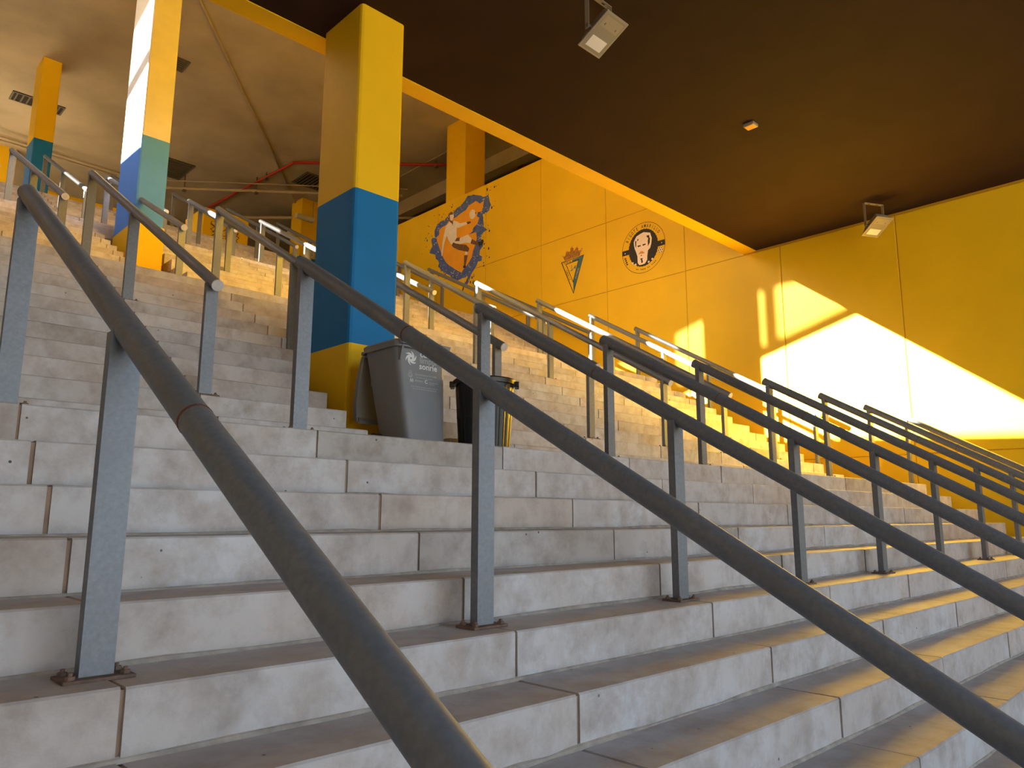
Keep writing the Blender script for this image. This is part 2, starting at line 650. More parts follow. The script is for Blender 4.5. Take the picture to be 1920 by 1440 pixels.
column('painted_column', 2.61, 3.08, 1.78, 2.425, [('base_band', -0.004, 0.97, 'yellow_paint'), ('blue_band', 0.97, 2.335, 'blue_paint'), ('shaft', 2.335, ZC + 0.003, 'yellow_paint')],
       'thick yellow column with a bright blue band, standing behind the bins', base_extra=0.06)
column('painted_column', 2.57, 2.98, 7.55, 8.45, [('base_band', 2.036, 3.69, 'yellow_paint'), ('blue_band', 3.69, 5.03, 'faded_blue_paint'), ('shaft', 5.03, ZH + 0.003, 'cream_paint')],
       'tall column with cream top, pale blue band and yellow foot', base_extra=0.05)
column('painted_column', 2.54, 2.92, 14.95, 15.6, [('blue_band', 6.116, 7.79, 'blue_paint'), ('shaft', 7.79, ZH + 0.003, 'yellow_paint')],
       'slender yellow column with blue foot in the upper hall, beside the ceiling vent', cham=0.02)
column('painted_column', 10.54, 11.2, 17.8, 18.5, [('blue_band', 6.116, 7.78, 'blue_paint'), ('shaft', 7.78, ZH + 0.003, 'yellow_paint')],
       'far yellow column carrying a tube lamp and a paper notice', cham=0.02)
column('painted_column', 2.45, 3.15, 20.5, 21.2, [('shaft', 6.116, ZH + 0.003, 'yellow_paint')],
       'plain yellow column deep in the hall under the ceiling pipes', cham=0.02)
# column rising behind the mural wall
root = empty('painted_column', (11.36, 10.6, 6.12))
tag(root, 'plain yellow column rising from behind the top of the mural wall', 'column')
bm = bm_new()
add_prism(bm, [(11.325, 6.116), (11.70, 6.116), (11.70, ZH + 0.003), (11.03, ZH + 0.003), (11.03, 7.598), (11.325, 7.598)], 1, 10.25, 11.0)
o = obj('shaft', bm, 'yellow_paint', root)
o.matrix_parent_inverse = Matrix.Translation(root.location).inverted()

# low yellow walls on the concourse
bm = bm_new()
add_box(bm, 3.0, 5.6, 16.4, 16.55, 6.116, 7.22)
bevel(bm, 0.01)
tag(obj('parapet', bm, 'yellow_paint'), 'low yellow parapet at the head of the stairs', 'parapet')
root = empty('yellow_booth', (7.6, 16.8, 6.118))
tag(root, 'squat yellow block with scribbled graffiti in the upper hall', 'booth')
bm = bm_new()
add_box(bm, 6.85, 8.15, 16.3, 17.6, 6.116, 7.88)
bevel(bm, 0.02)
o = obj('body', bm, 'yellow_paint', root)
o.matrix_parent_inverse = Matrix.Translation(root.location).inverted()
bm = bm_new()
for k in range(16):
    px, pz = 7.05 + random.random() * 0.75, 6.95 + random.random() * 0.55
    pts = []
    for j in range(5):
        pts.append((px, 16.296, pz))
        px += random.uniform(-0.13, 0.16)
        pz += random.uniform(-0.11, 0.11)
    add_path(bm, pts, 0.008, 5)
o = obj('graffiti', bm, 'mural_black', root)
o.matrix_parent_inverse = Matrix.Translation(root.location).inverted()
o['kind'] = 'stuff'


# ------------------------------------------------------------------ handrails
RAIL_R = 0.0385
POST = [(-0.041, -0.020), (0.041, -0.020), (0.041, 0.020), (-0.041, 0.020)]
ORD = ['first', 'second', 'third', 'fourth', 'fifth', 'sixth', 'seventh', 'eighth', 'ninth']


def handrail(x, ya, za, yb, zb, posts, label, group, bolts=True, rings=(), cap_lo=True, cap_hi=True):
    ym = posts[0] if posts else ya
    root = empty('handrail', (x, ya, tread_height(FLIGHTS, ym)))
    tag(root, label, 'handrail', group)
    inv = Matrix.Translation(root.location).inverted()

    def put(name, bm, mt, parent=root, smooth=False):
        o = obj(name, bm, mt, parent, smooth)
        o.matrix_parent_inverse = inv if parent is root else inv @ Matrix.Identity(4)
        return o
    d = Vector((0, yb - ya, zb - za)).normalized()
    bm = bm_new()
    add_tube(bm, (x, ya, za), (x, yb, zb), RAIL_R, seg=24)
    put('rail_tube', bm, 'galvanised_steel', smooth=True)
    for flag, (yy, zz), sgn in ((cap_lo, (ya, za), -1), (cap_hi, (yb, zb), 1)):
        if flag:
            bm = bm_new()
            c0 = Vector((x, yy, zz))
            add_tube(bm, c0 - d * 0.002 * sgn, c0 + d * 0.008 * sgn, RAIL_R + 0.001, seg=24)
            put('end_cap', bm, 'cut_steel' if sgn < 0 else 'galvanised_steel', smooth=True)
    for (yr, rusty) in rings:
        zr = za + (yr - ya) * (zb - za) / (yb - ya)
        bm = bm_new()
        c0 = Vector((x, yr, zr))
        add_tube(bm, c0 - d * 0.004, c0 + d * 0.004, RAIL_R + 0.0012, seg=24)
        put('weld_seam', bm, 'rust' if rusty else 'rusty_steel', smooth=True)
    for yp in posts:
        zr = za + (yp - ya) * (zb - za) / (yb - ya)
        z0 = tread_height(FLIGHTS, yp)
        bm = bm_new()
        add_prism(bm, [(x + u, yp + v) for u, v in POST], 2, z0 + 0.006, zr - RAIL_R * 0.55)
        put('post', bm, 'galvanised_steel')
        bm = bm_new()
        add_box(bm, x - 0.085, x + 0.085, yp - 0.055, yp + 0.055, z0 - 0.001, z0 + 0.009)
        bevel(bm, 0.002)
        pl = put('base_plate', bm, 'rusty_steel')
        if bolts:
            for sx in (-1, 1):
                for sy_ in (-1, 1):
                    bm = bm_new()
                    bx, by = x + sx * 0.064, yp + sy_ * 0.034
                    add_tube(bm, (bx, by, z0 + 0.008), (bx, by, z0 + 0.018), 0.012, seg=6)
                    add_tube(bm, (bx, by, z0 + 0.018), (bx, by, z0 + 0.026), 0.006, seg=8)
                    bo = obj('bolt', bm, 'rusty_steel', pl)
                    bo.matrix_parent_inverse = Matrix.Identity(4)
    return root


SLOPE1 = RISE / TREAD
for k in range(9):
    x = k * SPACE
    n = ORD[8 - k]
    ya, yb = -3.30, 0.2096
    lab = f'grey steel handrail of the lowest flight, {n} from the mural wall'
    handrail(x, ya, 0.8284 + ya * SLOPE1, yb, 0.8284 + yb * SLOPE1, [-3.22, -1.314, 0.165], lab, 'handrails of the lowest flight',
             rings=[(-1.85 if k == 0 else -0.80, k < 2)])
Y2A, Z2A, Y2B, Z2B = 1.3655, 1.0818, 4.7603, 3.0395
for k in range(9):
    x = k * SPACE
    n = ORD[8 - k]
    if k == 2:
        ya = 2.52
        handrail(x, ya, Z2A + (ya - Y2A) * (Z2B - Z2A) / (Y2B - Y2A), Y2B, Z2B, [2.86, 4.72],
                 'short grey steel handrail of the second flight, starting behind the thick blue column', 'handrails of the second flight', cap_lo=False)
        continue
    handrail(x, Y2A, Z2A, Y2B, Z2B, [1.46, 3.25, 4.72], f'grey steel handrail of the second flight, {n} from the mural wall', 'handrails of the second flight')
Y3A, Z3A, Y3B, Z3B = 5.80, 3.12, 9.40, 5.0
for k in range(9):
    x = k * SPACE
    n = ORD[8 - k]
    if k == 2:
        s3 = (Z3B - Z3A) / (Y3B - Y3A)
        # stands in the recess in front of the cream column
        o = handrail(x, Y3A, Z3A, 7.555, Z3A + (7.555 - Y3A) * s3, [], 'grey steel handrail ending against the cream and blue column', 'handrails of the third flight', bolts=False, cap_hi=False)
        o.location.z = 2.04
        bm = bm_new()
        zt3 = Z3A + 0.07 * s3
        add_prism(bm, [(u, 0.07 + v) for u, v in POST], 2, 2.036 - 2.04, zt3 - RAIL_R * 0.55 - 2.04)
        obj('post', bm, 'galvanised_steel', o)
        # the tube and cap were placed relative to the old base height
        for ch in o.children:
            if ch.name.split('.')[0] != 'post':
                ch.matrix_parent_inverse = Matrix.Translation(o.location).inverted()
        handrail(x, 8.52, Z3A + (8.52 - Y3A) * s3, Y3B, Z3B, [9.33], 'short grey steel handrail behind the cream and blue column', 'handrails of the third flight', bolts=False, cap_lo=False)
        continue
    handrail(x, Y3A, Z3A, Y3B, Z3B, [5.87, 7.60, 9.30], f'grey steel handrail of the third flight, {n} from the mural wall', 'handrails of the third flight', bolts=False)
for k in range(1, 9):
    x = k * SPACE
    n = ORD[8 - k]
    handrail(x, 10.5, 5.135, 14.2, 7.10, [10.57, 12.4, 14.1], f'grey steel handrail of the topmost flight, {n} from the mural wall', 'handrails of the topmost flight', bolts=False)


# ------------------------------------------------------------------ bins
def rrect(x0, x1, y0, y1, r, n=5):
    pts = []
    for cx_, cy_, a0 in ((x1 - r, y1 - r, 0), (x0 + r, y1 - r, 90), (x0 + r, y0 + r, 180), (x1 - r, y0 + r, 270)):
        for k in range(n + 1):
            a = math.radians(a0 + 90 * k / n)
            pts.append((cx_ + r * math.cos(a), cy_ + r * math.sin(a)))
    return pts


def loft(bm, sections, cap=True):
    rings = [[bm.verts.new((x, y, z)) for x, y in pts] for pts, z in sections]
    n = len(rings[0])
    for a, b_ in zip(rings[:-1], rings[1:]):
        for k in range(n):
            bm.faces.new((a[k], a[(k + 1) % n], b_[(k + 1) % n], b_[k]))
    if cap:
        bm.faces.new(rings[0][::-1])
        bm.faces.new(rings[-1])


wb = empty('wheelie_bin', (2.77, 1.22, 0.0))
tag(wb, 'grey plastic wheeled rubbish bin with white print, lid hanging open', 'bin')
WI = Matrix.Translation(wb.location).inverted()


def wput(name, bm, mt, parent=wb, smooth=False):
    o = obj(name, bm, mt, parent, smooth)
    if parent is wb:
        o.matrix_parent_inverse = WI
    return o


bm = bm_new()
loft(bm, [(rrect(2.625, 2.965, 0.935, 1.28, 0.045), -0.002), (rrect(2.61, 2.975, 0.94, 1.30, 0.045), 0.10), (rrect(2.535, 3.005, 1.0, 1.42, 0.05), 0.80),
          (rrect(2.535, 3.005, 1.0, 1.42, 0.05), 0.825), (rrect(2.56, 2.98, 1.025, 1.395, 0.04), 0.825), (rrect(2.565, 2.975, 1.03, 1.39, 0.04), 0.55)])
wput('body', bm, 'grey_plastic', smooth=True)
bm = bm_new()
loft(bm, [(rrect(2.518, 3.022, 0.965, 1.445, 0.05), 0.80), (rrect(2.518, 3.022, 0.965, 1.445, 0.05), 0.845), (rrect(2.53, 3.01, 0.98, 1.43, 0.045), 0.858),
          (rrect(2.562, 2.978, 1.03, 1.39, 0.04), 0.858), (rrect(2.562, 2.978, 1.03, 1.39, 0.04), 0.80)], cap=False)
wput('rim', bm, 'grey_plastic', smooth=True)
bm = bm_new()   # front lip under which the lifting comb grips
loft(bm, [(rrect(2.54, 3.0, 0.93, 1.02, 0.02), 0.815), (rrect(2.53, 3.01, 0.925, 1.02, 0.02), 0.85)])
wput('front_lip', bm, 'grey_plastic', smooth=True)
for xg in (2.56, 2.965):
    bm = bm_new()
    add_prism(bm, [(0.955, 0.81), (1.01, 0.81), (1.01, 0.70), (0.985, 0.70)], 0, xg, xg + 0.014)
    wput('rib', bm, 'grey_plastic')
# lid, hanging down behind
bm = bm_new()
prof = [(1.47, 0.81), (1.505, 0.80), (1.575, 0.62), (1.60, 0.42), (1.585, 0.30), (1.52, 0.27), (1.51, 0.295), (1.545, 0.32), (1.555, 0.42), (1.535, 0.60), (1.48, 0.76)]
add_prism(bm, prof, 0, 2.555, 2.985)
bmesh.ops.bevel(bm, geom=[e for e in bm.edges if abs(e.verts[0].co.x - e.verts[1].co.x) < 1e-5], offset=0.012, segments=2, affect='EDGES')
wput('lid', bm, 'grey_plastic', smooth=True)
bm = bm_new()
add_tube(bm, (2.55, 1.475, 0.815), (2.99, 1.475, 0.815), 0.016, seg=12)
wput('handle_bar', bm, 'grey_plastic', smooth=True)
for xh in (2.58, 2.76, 2.95):
    bm = bm_new()
    add_box(bm, xh - 0.012, xh + 0.012, 1.41, 1.49, 0.785, 0.83)
    wput('hinge', bm, 'grey_plastic')
for xh in (2.575, 2.985):
    bm = bm_new()
    add_tube(bm, (xh - 0.025, 1.29, 0.088), (xh + 0.025, 1.29, 0.088), 0.088, seg=24)
    wput('wheel', bm, 'black_plastic', smooth=True)

FN = Vector((0, 0.06, 0.70)).normalized()


def on_front(bm, pts, u, z, flip=False):
    """map flat (a, b) points on to the front face of the bin"""
    yf = 0.94 + (z - 0.10) * 0.06 / 0.70
    vs_ = [bm.verts.new((u + a, yf + b_ * FN.y - 0.0028, z + b_ * FN.z)) for a, b_ in pts]
    return vs_


def front_text(txt, size, u, z, mt, name='lettering'):
    me = text_mesh(txt, size)
    yf = 0.94 + (z - 0.10) * 0.06 / 0.70
    for v in me.vertices:
        a, b_ = v.co.x, v.co.y
        v.co = (u + a, yf + b_ * FN.y - 0.0028, z + b_ * FN.z)
    o = link(name, me, mt, wb)
    o.matrix_parent_inverse = WI
    return o


# swirl of six blades
bm = bm_new()
for k in range(6):
    a0 = math.radians(60 * k)
    outer, inner = [], []
    for j in range(7):
        t = j / 6
        r = 0.008 + 0.046 * t
        th = a0 + 1.5 * t
        w = 0.0125 * math.sin(math.pi * (0.12 + 0.80 * t)) + 0.001
        px, py = r * math.cos(th), r * math.sin(th)
        nx, ny = -math.sin(th), math.cos(th)
        outer.append((px + nx * w, py + ny * w))
        inner.append((px - nx * w, py - ny * w))
    vs_ = on_front(bm, outer + inner[::-1], 2.665, 0.725)
    bm.faces.new(vs_)
wput('swirl_logo', bm, 'white_print')
front_text('cuida', 0.072, 2.825, 0.748, 'white_print')
front_text('limpia', 0.068, 2.825, 0.700, 'faint_print')
front_text('sonríe', 0.068, 2.825, 0.652, 'white_print')
bm = bm_new()
for rr, zz, w in ((0.020, 0.595, 0.006), (0.011, 0.622, 0.005), (0.010, 0.592, 0.004)):
    pts = [(rr * math.cos(2 * math.pi * k / 16), rr * math.sin(2 * math.pi * k / 16)) for k in range(16)]
    pin = [((rr - w) * math.cos(2 * math.pi * k / 16), (rr - w) * math.sin(2 * math.pi * k / 16)) for k in range(16)]
    va, vb = on_front(bm, pts, 2.655, zz), on_front(bm, pin, 2.655, zz)
    for k in range(16):
        bm.faces.new((va[k], va[(k + 1) % 16], vb[(k + 1) % 16], vb[k]))
wput('town_crest', bm, 'faint_print')
front_text('Ayuntamiento de Cádiz', 0.022, 2.80, 0.600, 'faint_print')
front_text('(s)', 0.032, 2.665, 0.548, 'white_print')
front_text('C', 0.040, 2.80, 0.545, 'white_print')
bm = bm_new()
for z, u0, u1 in ((0.551, 2.695, 2.765), (0.557, 2.697, 2.76), (0.580, 2.71, 2.86), (0.553, 2.825, 2.91), (0.541, 2.83, 2.88), (0.508, 2.655, 2.91), (0.492, 2.67, 2.90)):
    u = u0
    while u < u1:
        w = random.uniform(0.006, 0.02)
        bm.faces.new(on_front(bm, [(0, 0), (w, 0), (w, 0.005), (0, 0.005)], u, z))
        u += w + 0.005
wput('small_print', bm, 'faint_print')

rb = empty('rubbish_tub', (3.255, 0.82, 0.0))
tag(rb, 'round black ribbed plastic rubbish tub beside the grey wheeled bin', 'bin')
bm = bm_new()
seg = 96
rings = []
for r, z in ((0.185, -0.002), (0.19, 0.01), (0.222, 0.52), (0.226, 0.56), (0.226, 0.595), (0.217, 0.595), (0.21, 0.30)):
    ring = []
    for k in range(seg):
        rr = r + (0.004 if (k % 4 < 2 and 0.005 < z < 0.53) else 0)
        a = 2 * math.pi * k / seg
        ring.append(bm.verts.new((rr * math.cos(a), rr * math.sin(a), z)))
    rings.append(ring)
for a, c in zip(rings[:-1], rings[1:]):
    for k in range(seg):
        bm.faces.new((a[k], a[(k + 1) % seg], c[(k + 1) % seg], c[k]))
bm.faces.new(rings[0][::-1])
bm.faces.new(rings[-1])
obj('body', bm, 'black_plastic', rb)
bm = bm_new()
rg = []
for r, z in ((0.224, 0.563), (0.246, 0.565), (0.250, 0.595), (0.241, 0.605), (0.214, 0.603), (0.214, 0.57)):
    rg.append([bm.verts.new((r * math.cos(2 * math.pi * k / 48), r * math.sin(2 * math.pi * k / 48), z)) for k in range(48)])
for a, c in zip(rg[:-1], rg[1:]):
    for k in range(48):
        bm.faces.new((a[k], a[(k + 1) % 48], c[(k + 1) % 48], c[k]))
obj('rim', bm, 'black_plastic', rb, smooth=True)
for sgn in (-1, 1):
    bm = bm_new()
    a = math.radians(-44)
    dx, dy = math.cos(a), math.sin(a)
    vv = add_box(bm, 0.237, 0.272, -0.055, 0.055, 0.545, 0.592)
    bevel(bm, 0.008, 2)
    bmesh.ops.rotate(bm, verts=bm.verts, cent=(0, 0, 0), matrix=Matrix.Rotation(a + (0 if sgn > 0 else math.pi), 3, 'Z'))
    obj('handle', bm, 'black_plastic', rb)


# ------------------------------------------------------------------ ceiling things
def floodlight(attach, yaw, label):
    root = empty('floodlight', attach, (0, 0, yaw))
    tag(root, label, 'floodlight', 'floodlights under the dark soffit')
    W, L = 0.145, 0.19
    u = Vector((0, 0.895, -0.445))        # long direction of the glass face
    n = Vector((0, -0.445, -0.895))       # where the lamp looks
    c0 = Vector((0, -0.05, -0.375))

    def P(a, b_, t):
        return c0 + Vector((a, 0, 0)) + u * b_ + n * t

    def block(bm, a0, a1, b0, b1, t0, t1, a2=None, b2=None, b3=None):
        a2 = a1 if a2 is None else a2
        bot_ = [P(-a1, b0, t1), P(a1, b0, t1), P(a1, b1, t1), P(-a1, b1, t1)]
        tp = [P(-a2, b0 if b2 is None else b2, t0), P(a2, b0 if b2 is None else b2, t0), P(a2, b1 if b3 is None else b3, t0), P(-a2, b1 if b3 is None else b3, t0)]
        va = [bm.verts.new(p) for p in bot_]
        vb = [bm.verts.new(p) for p in tp]
        for k in range(4):
            bm.faces.new((va[k], va[(k + 1) % 4], vb[(k + 1) % 4], vb[k]))
        bm.faces.new(va)
        bm.faces.new(vb[::-1])
    bm = bm_new()
    block(bm, 0, W - 0.01, -L + 0.01, L - 0.01, -0.11, -0.012, a2=W - 0.05, b2=-L + 0.04, b3=L - 0.10)
    bevel(bm, 0.006)
    obj('housing', bm, 'lamp_casing', root)
    bm = bm_new()
    block(bm, 0, W, -L, L, -0.014, 0.002)
    bevel(bm, 0.004)
    fr = obj('front_frame', bm, 'lamp_casing', root)
    bm = bm_new()
    block(bm, 0, W - 0.018, -L + 0.018, L - 0.018, 0.0015, 0.0035)
    obj('glass', bm, 'lamp_glass', root)
    bm = bm_new()
    block(bm, 0, W - 0.05, L - 0.15, L - 0.045, 0.0036, 0.0046)
    obj('reflector', bm, 'lamp_reflector', root)
    bm = bm_new()
    block(bm, 0, W - 0.035, -L + 0.035, -0.055, 0.0036, 0.0042)
    obj('mask_plate', bm, 'lamp_casing', root)
    for sx in (-1, 1):
        for b_ in (-L + 0.10, -0.08):
            bm = bm_new()
            q0 = P(sx * 0.07, b_, 0.003)
            add_tube(bm, q0, q0 + n * 0.005, 0.006, seg=8)
            obj('screw', bm, 'vent_metal', fr)
    # U bracket: top strap with slots and two arms
    bm = bm_new()
    add_box(bm, -W - 0.018, W + 0.018, -0.025, 0.025, -0.006, 0.001)
    add_box(bm, -W - 0.018, -W - 0.012, -0.022, 0.022, -0.36, 0.0)
    add_box(bm, W + 0.012, W + 0.018, -0.022, 0.022, -0.36, 0.0)
    br = obj('bracket', bm, 'lamp_casing', root)
    for sx in (-1, 1):
        bm = bm_new()
        add_tube(bm, (sx * (W - 0.03), -0.01, -0.335), (sx * (W + 0.03), -0.01, -0.335), 0.013, seg=8)
        obj('pivot_bolt', bm, 'vent_metal', br)
        bm = bm_new()
        add_box(bm, sx * 0.07 - 0.02, sx * 0.07 + 0.02, -0.006, 0.006, -0.008, -0.005)
        obj('slot', bm, 'vent_dark', br)
    return root


floodlight((4.09, 0.28, ZC), 0.0, 'pale floodlight hung from the soffit between the thick column and the ceiling box')
floodlight((10.44, 0.30, ZC), -0.5, 'pale floodlight hung from the soffit close to the mural wall')
root = empty('junction_box', (7.05, 0.415, ZC))
tag(root, 'small square yellowish box fixed flat to the dark soffit', 'junction box')
bm = bm_new()
add_box(bm, -0.06, 0.06, -0.065, 0.065, -0.035, 0.001)
bevel(bm, 0.006, 2)
obj('body', bm, 'lamp_casing', root)
bm = bm_new()
add_box(bm, -0.05, 0.05, -0.055, 0.055, -0.039, -0.034)
bevel(bm, 0.002)
obj('cover', bm, 'mural_moustache', root)


def vent(x0, x1, y0, y1, label, nsl, along_x=True):
    root = empty('ceiling_vent', ((x0 + x1) / 2, (y0 + y1) / 2, ZH))
    tag(root, label, 'vent', 'vents in the hall ceiling')
    hx, hy = (x1 - x0) / 2, (y1 - y0) / 2
    bm = bm_new()
    add_box(bm, -hx, hx, -hy, hy, -0.012, 0.002)
    obj('backing', bm, 'vent_dark', root)
    bm = bm_new()
    for a in ((-hx, -hx + 0.04, -hy, hy), (hx - 0.04, hx, -hy, hy), (-hx + 0.04, hx - 0.04, -hy, -hy + 0.04), (-hx + 0.04, hx - 0.04, hy - 0.04, hy)):
        add_box(bm, a[0], a[1], a[2], a[3], -0.03, 0.0)
    obj('frame', bm, 'vent_metal', root)
    for k in range(nsl):
        t = (k + 0.5) / nsl
        bm = bm_new()
        if along_x:
            yc = -hy + 0.05 + (2 * hy - 0.1) * t
            add_box(bm, -hx + 0.03, hx - 0.03, yc - 0.02, yc + 0.012, -0.027, -0.012)
        else:
            xc = -hx + 0.05 + (2 * hx - 0.1) * t
            add_box(bm, xc - 0.02, xc + 0.012, -hy + 0.03, hy - 0.03, -0.027, -0.012)
        obj('slat', bm, 'vent_metal', root)


vent(2.36, 3.5, 17.03, 17.52, 'louvred ceiling vent behind the slender yellow column', 8, along_x=False)
vent(4.3, 5.0, 12.85, 13.37, 'louvred ceiling vent beside the cream column top', 6)
vent(6.25, 7.15, 17.97, 19.25, 'large dark louvred ceiling vent beside the wall-to-wall pipes', 12)
vent(9.7, 10.7, 16.0, 16.95, 'louvred ceiling vent under the red pipe bend', 8, along_x=False)


def pipe(name, pts, r, mt, label, cat, group=None, hang=()):
    root = empty(name, pts[0])
    tag(root, label, cat, group)
    inv = Matrix.Translation(root.location).inverted()
    bm = bm_new()
    add_path(bm, [Vector(p) for p in pts], r, 12)
    o = obj('tube', bm, mt, root, smooth=True)
    o.matrix_parent_inverse = inv
    for (x, y, z) in hang:
        bm = bm_new()
        add_tube(bm, (x, y, z - r - 0.02), (x, y, ZH + 0.002), 0.018, seg=8)
        add_box(bm, x - 0.05, x + 0.05, y - 0.05, y + 0.05, z - r - 0.05, z - r)
        o = obj('hanger', bm, 'vent_metal', root)
        o.matrix_parent_inverse = inv
    return root


def lerp(a, b_, t):
    return tuple(a[k] + (b_[k] - a[k]) * t for k in range(3))


pipe('ceiling_conduit', [(3.4, 9.47, 9.72), (10.9, 18.7, 9.72)], 0.03, 'pipe_grey', 'thin pale conduit running diagonally across the hall ceiling', 'conduit')
pa, pb = (5.9, 19.8, 9.30), (12.2, 14.6, 9.30)
pipe('service_pipe', [pa, pb], 0.045, 'pipe_grey', 'pale service pipe slung below the hall ceiling on hangers', 'pipe', 'pale pipes under the hall ceiling',
     hang=[lerp(pa, pb, t) for t in (0.2, 0.46, 0.75)])
pa, pb = (5.8, 19.6, 9.44), (12.2, 14.35, 9.44)
pipe('cable_conduit', [pa, pb], 0.018, 'pipe_grey', 'slim cable conduit just above the slung service pipe', 'conduit')
pa, pb = (8.3, 20.6, 9.25), (13.9, 15.2, 9.25)
pipe('service_pipe', [pa, pb], 0.05, 'pipe_grey', 'second pale service pipe farther back under the hall ceiling', 'pipe', 'pale pipes under the hall ceiling',
     hang=[lerp(pa, pb, t) for t in (0.42, 0.8)])
pipe('fire_pipe', [(15.8, 9.2, 9.6), (8.98, 15.45, 9.6), (8.5, 20.8, 9.6)], 0.04, 'red_pipe_paint', 'red fire pipe with a bend under the hall ceiling', 'pipe',
     hang=[(12.0, 12.68, 9.6), (8.85, 16.9, 9.6)])
for i, (yy, zz) in enumerate(((19.2, 9.5), (19.6, 9.58))):
    pipe('wall_conduit', [(-1.8, yy, zz), (5.6, yy + 0.35, zz)], 0.035, 'pipe_grey', ['brownish conduit crossing the ceiling behind the slender yellow column', 'second conduit crossing behind the slender yellow column, just beyond its twin'][i], 'conduit')
pipe('ceiling_conduit', [(11.85, 10.9, 9.71), (11.85, 16.5, 9.71)], 0.022, 'pipe_grey', 'pale conduit on the ceiling behind the column above the mural wall', 'conduit')
bm = bm_new()
add_box(bm, 13.0, 13.35, YB1 + 0.0, 26.9, ZH - 0.45, ZH + 0.002)
tag(obj('trim_2', bm, 'hall_ceiling_concrete'), 'concrete beam under the hall ceiling behind the mural wall', 'beam', kind='structure')

# lamp and notice on the far yellow column
root = empty('tube_lamp', (10.80, 17.80, 9.05))
tag(root, 'white tube lamp fixed to the far yellow column', 'lamp')
bm = bm_new()
add_tube(bm, (-0.50, -0.09, 0), (0.12, -0.09, 0), 0.085, seg=16)
bmesh.ops.scale(bm, vec=(1, 1, 1), verts=bm.verts)
obj('diffuser', bm, 'lamp_white', root, smooth=True)
bm = bm_new()
add_box(bm, -0.02, 0.10, -0.05, 0.004, -0.05, 0.05)
obj('base', bm, 'vent_metal', root)
bm = bm_new()
add_tube(bm, (0.14, -0.015, 0.06), (0.14, -0.015, 0.66), 0.014, seg=8)
obj('conduit', bm, 'pipe_grey', root)
root = empty('loudspeaker_horn', (10.50, 18.0, 8.52))
tag(root, 'small pale horn sticking out from the side of the far yellow column', 'horn')
bm = bm_new()
add_tube(bm, (0.045, 0, 0.03), (-0.30, -0.05, -0.06), 0.05, 0.10, seg=14)
obj('bell', bm, 'lamp_white', root, smooth=True)
bm = bm_new()
add_box(bm, 0.0, 0.06, -0.04, 0.04, -0.03, 0.07)
obj('mount', bm, 'vent_metal', root)
root = empty('paper_notice', (10.92, 17.797, 7.85))
tag(root, 'pale paper notice stuck on the far yellow column', 'notice')
bm = bm_new()
add_box(bm, -0.16, 0.14, -0.006, 0.004, -0.02, 0.27)
obj('sheet', bm, 'paper_white', root)
bm = bm_new()
for k in range(5):
    add_box(bm, -0.12, 0.10 - 0.03 * (k % 2), -0.008, -0.005, 0.03 + 0.045 * k, 0.045 + 0.045 * k)
obj('printed_lines', bm, 'mural_black', root)

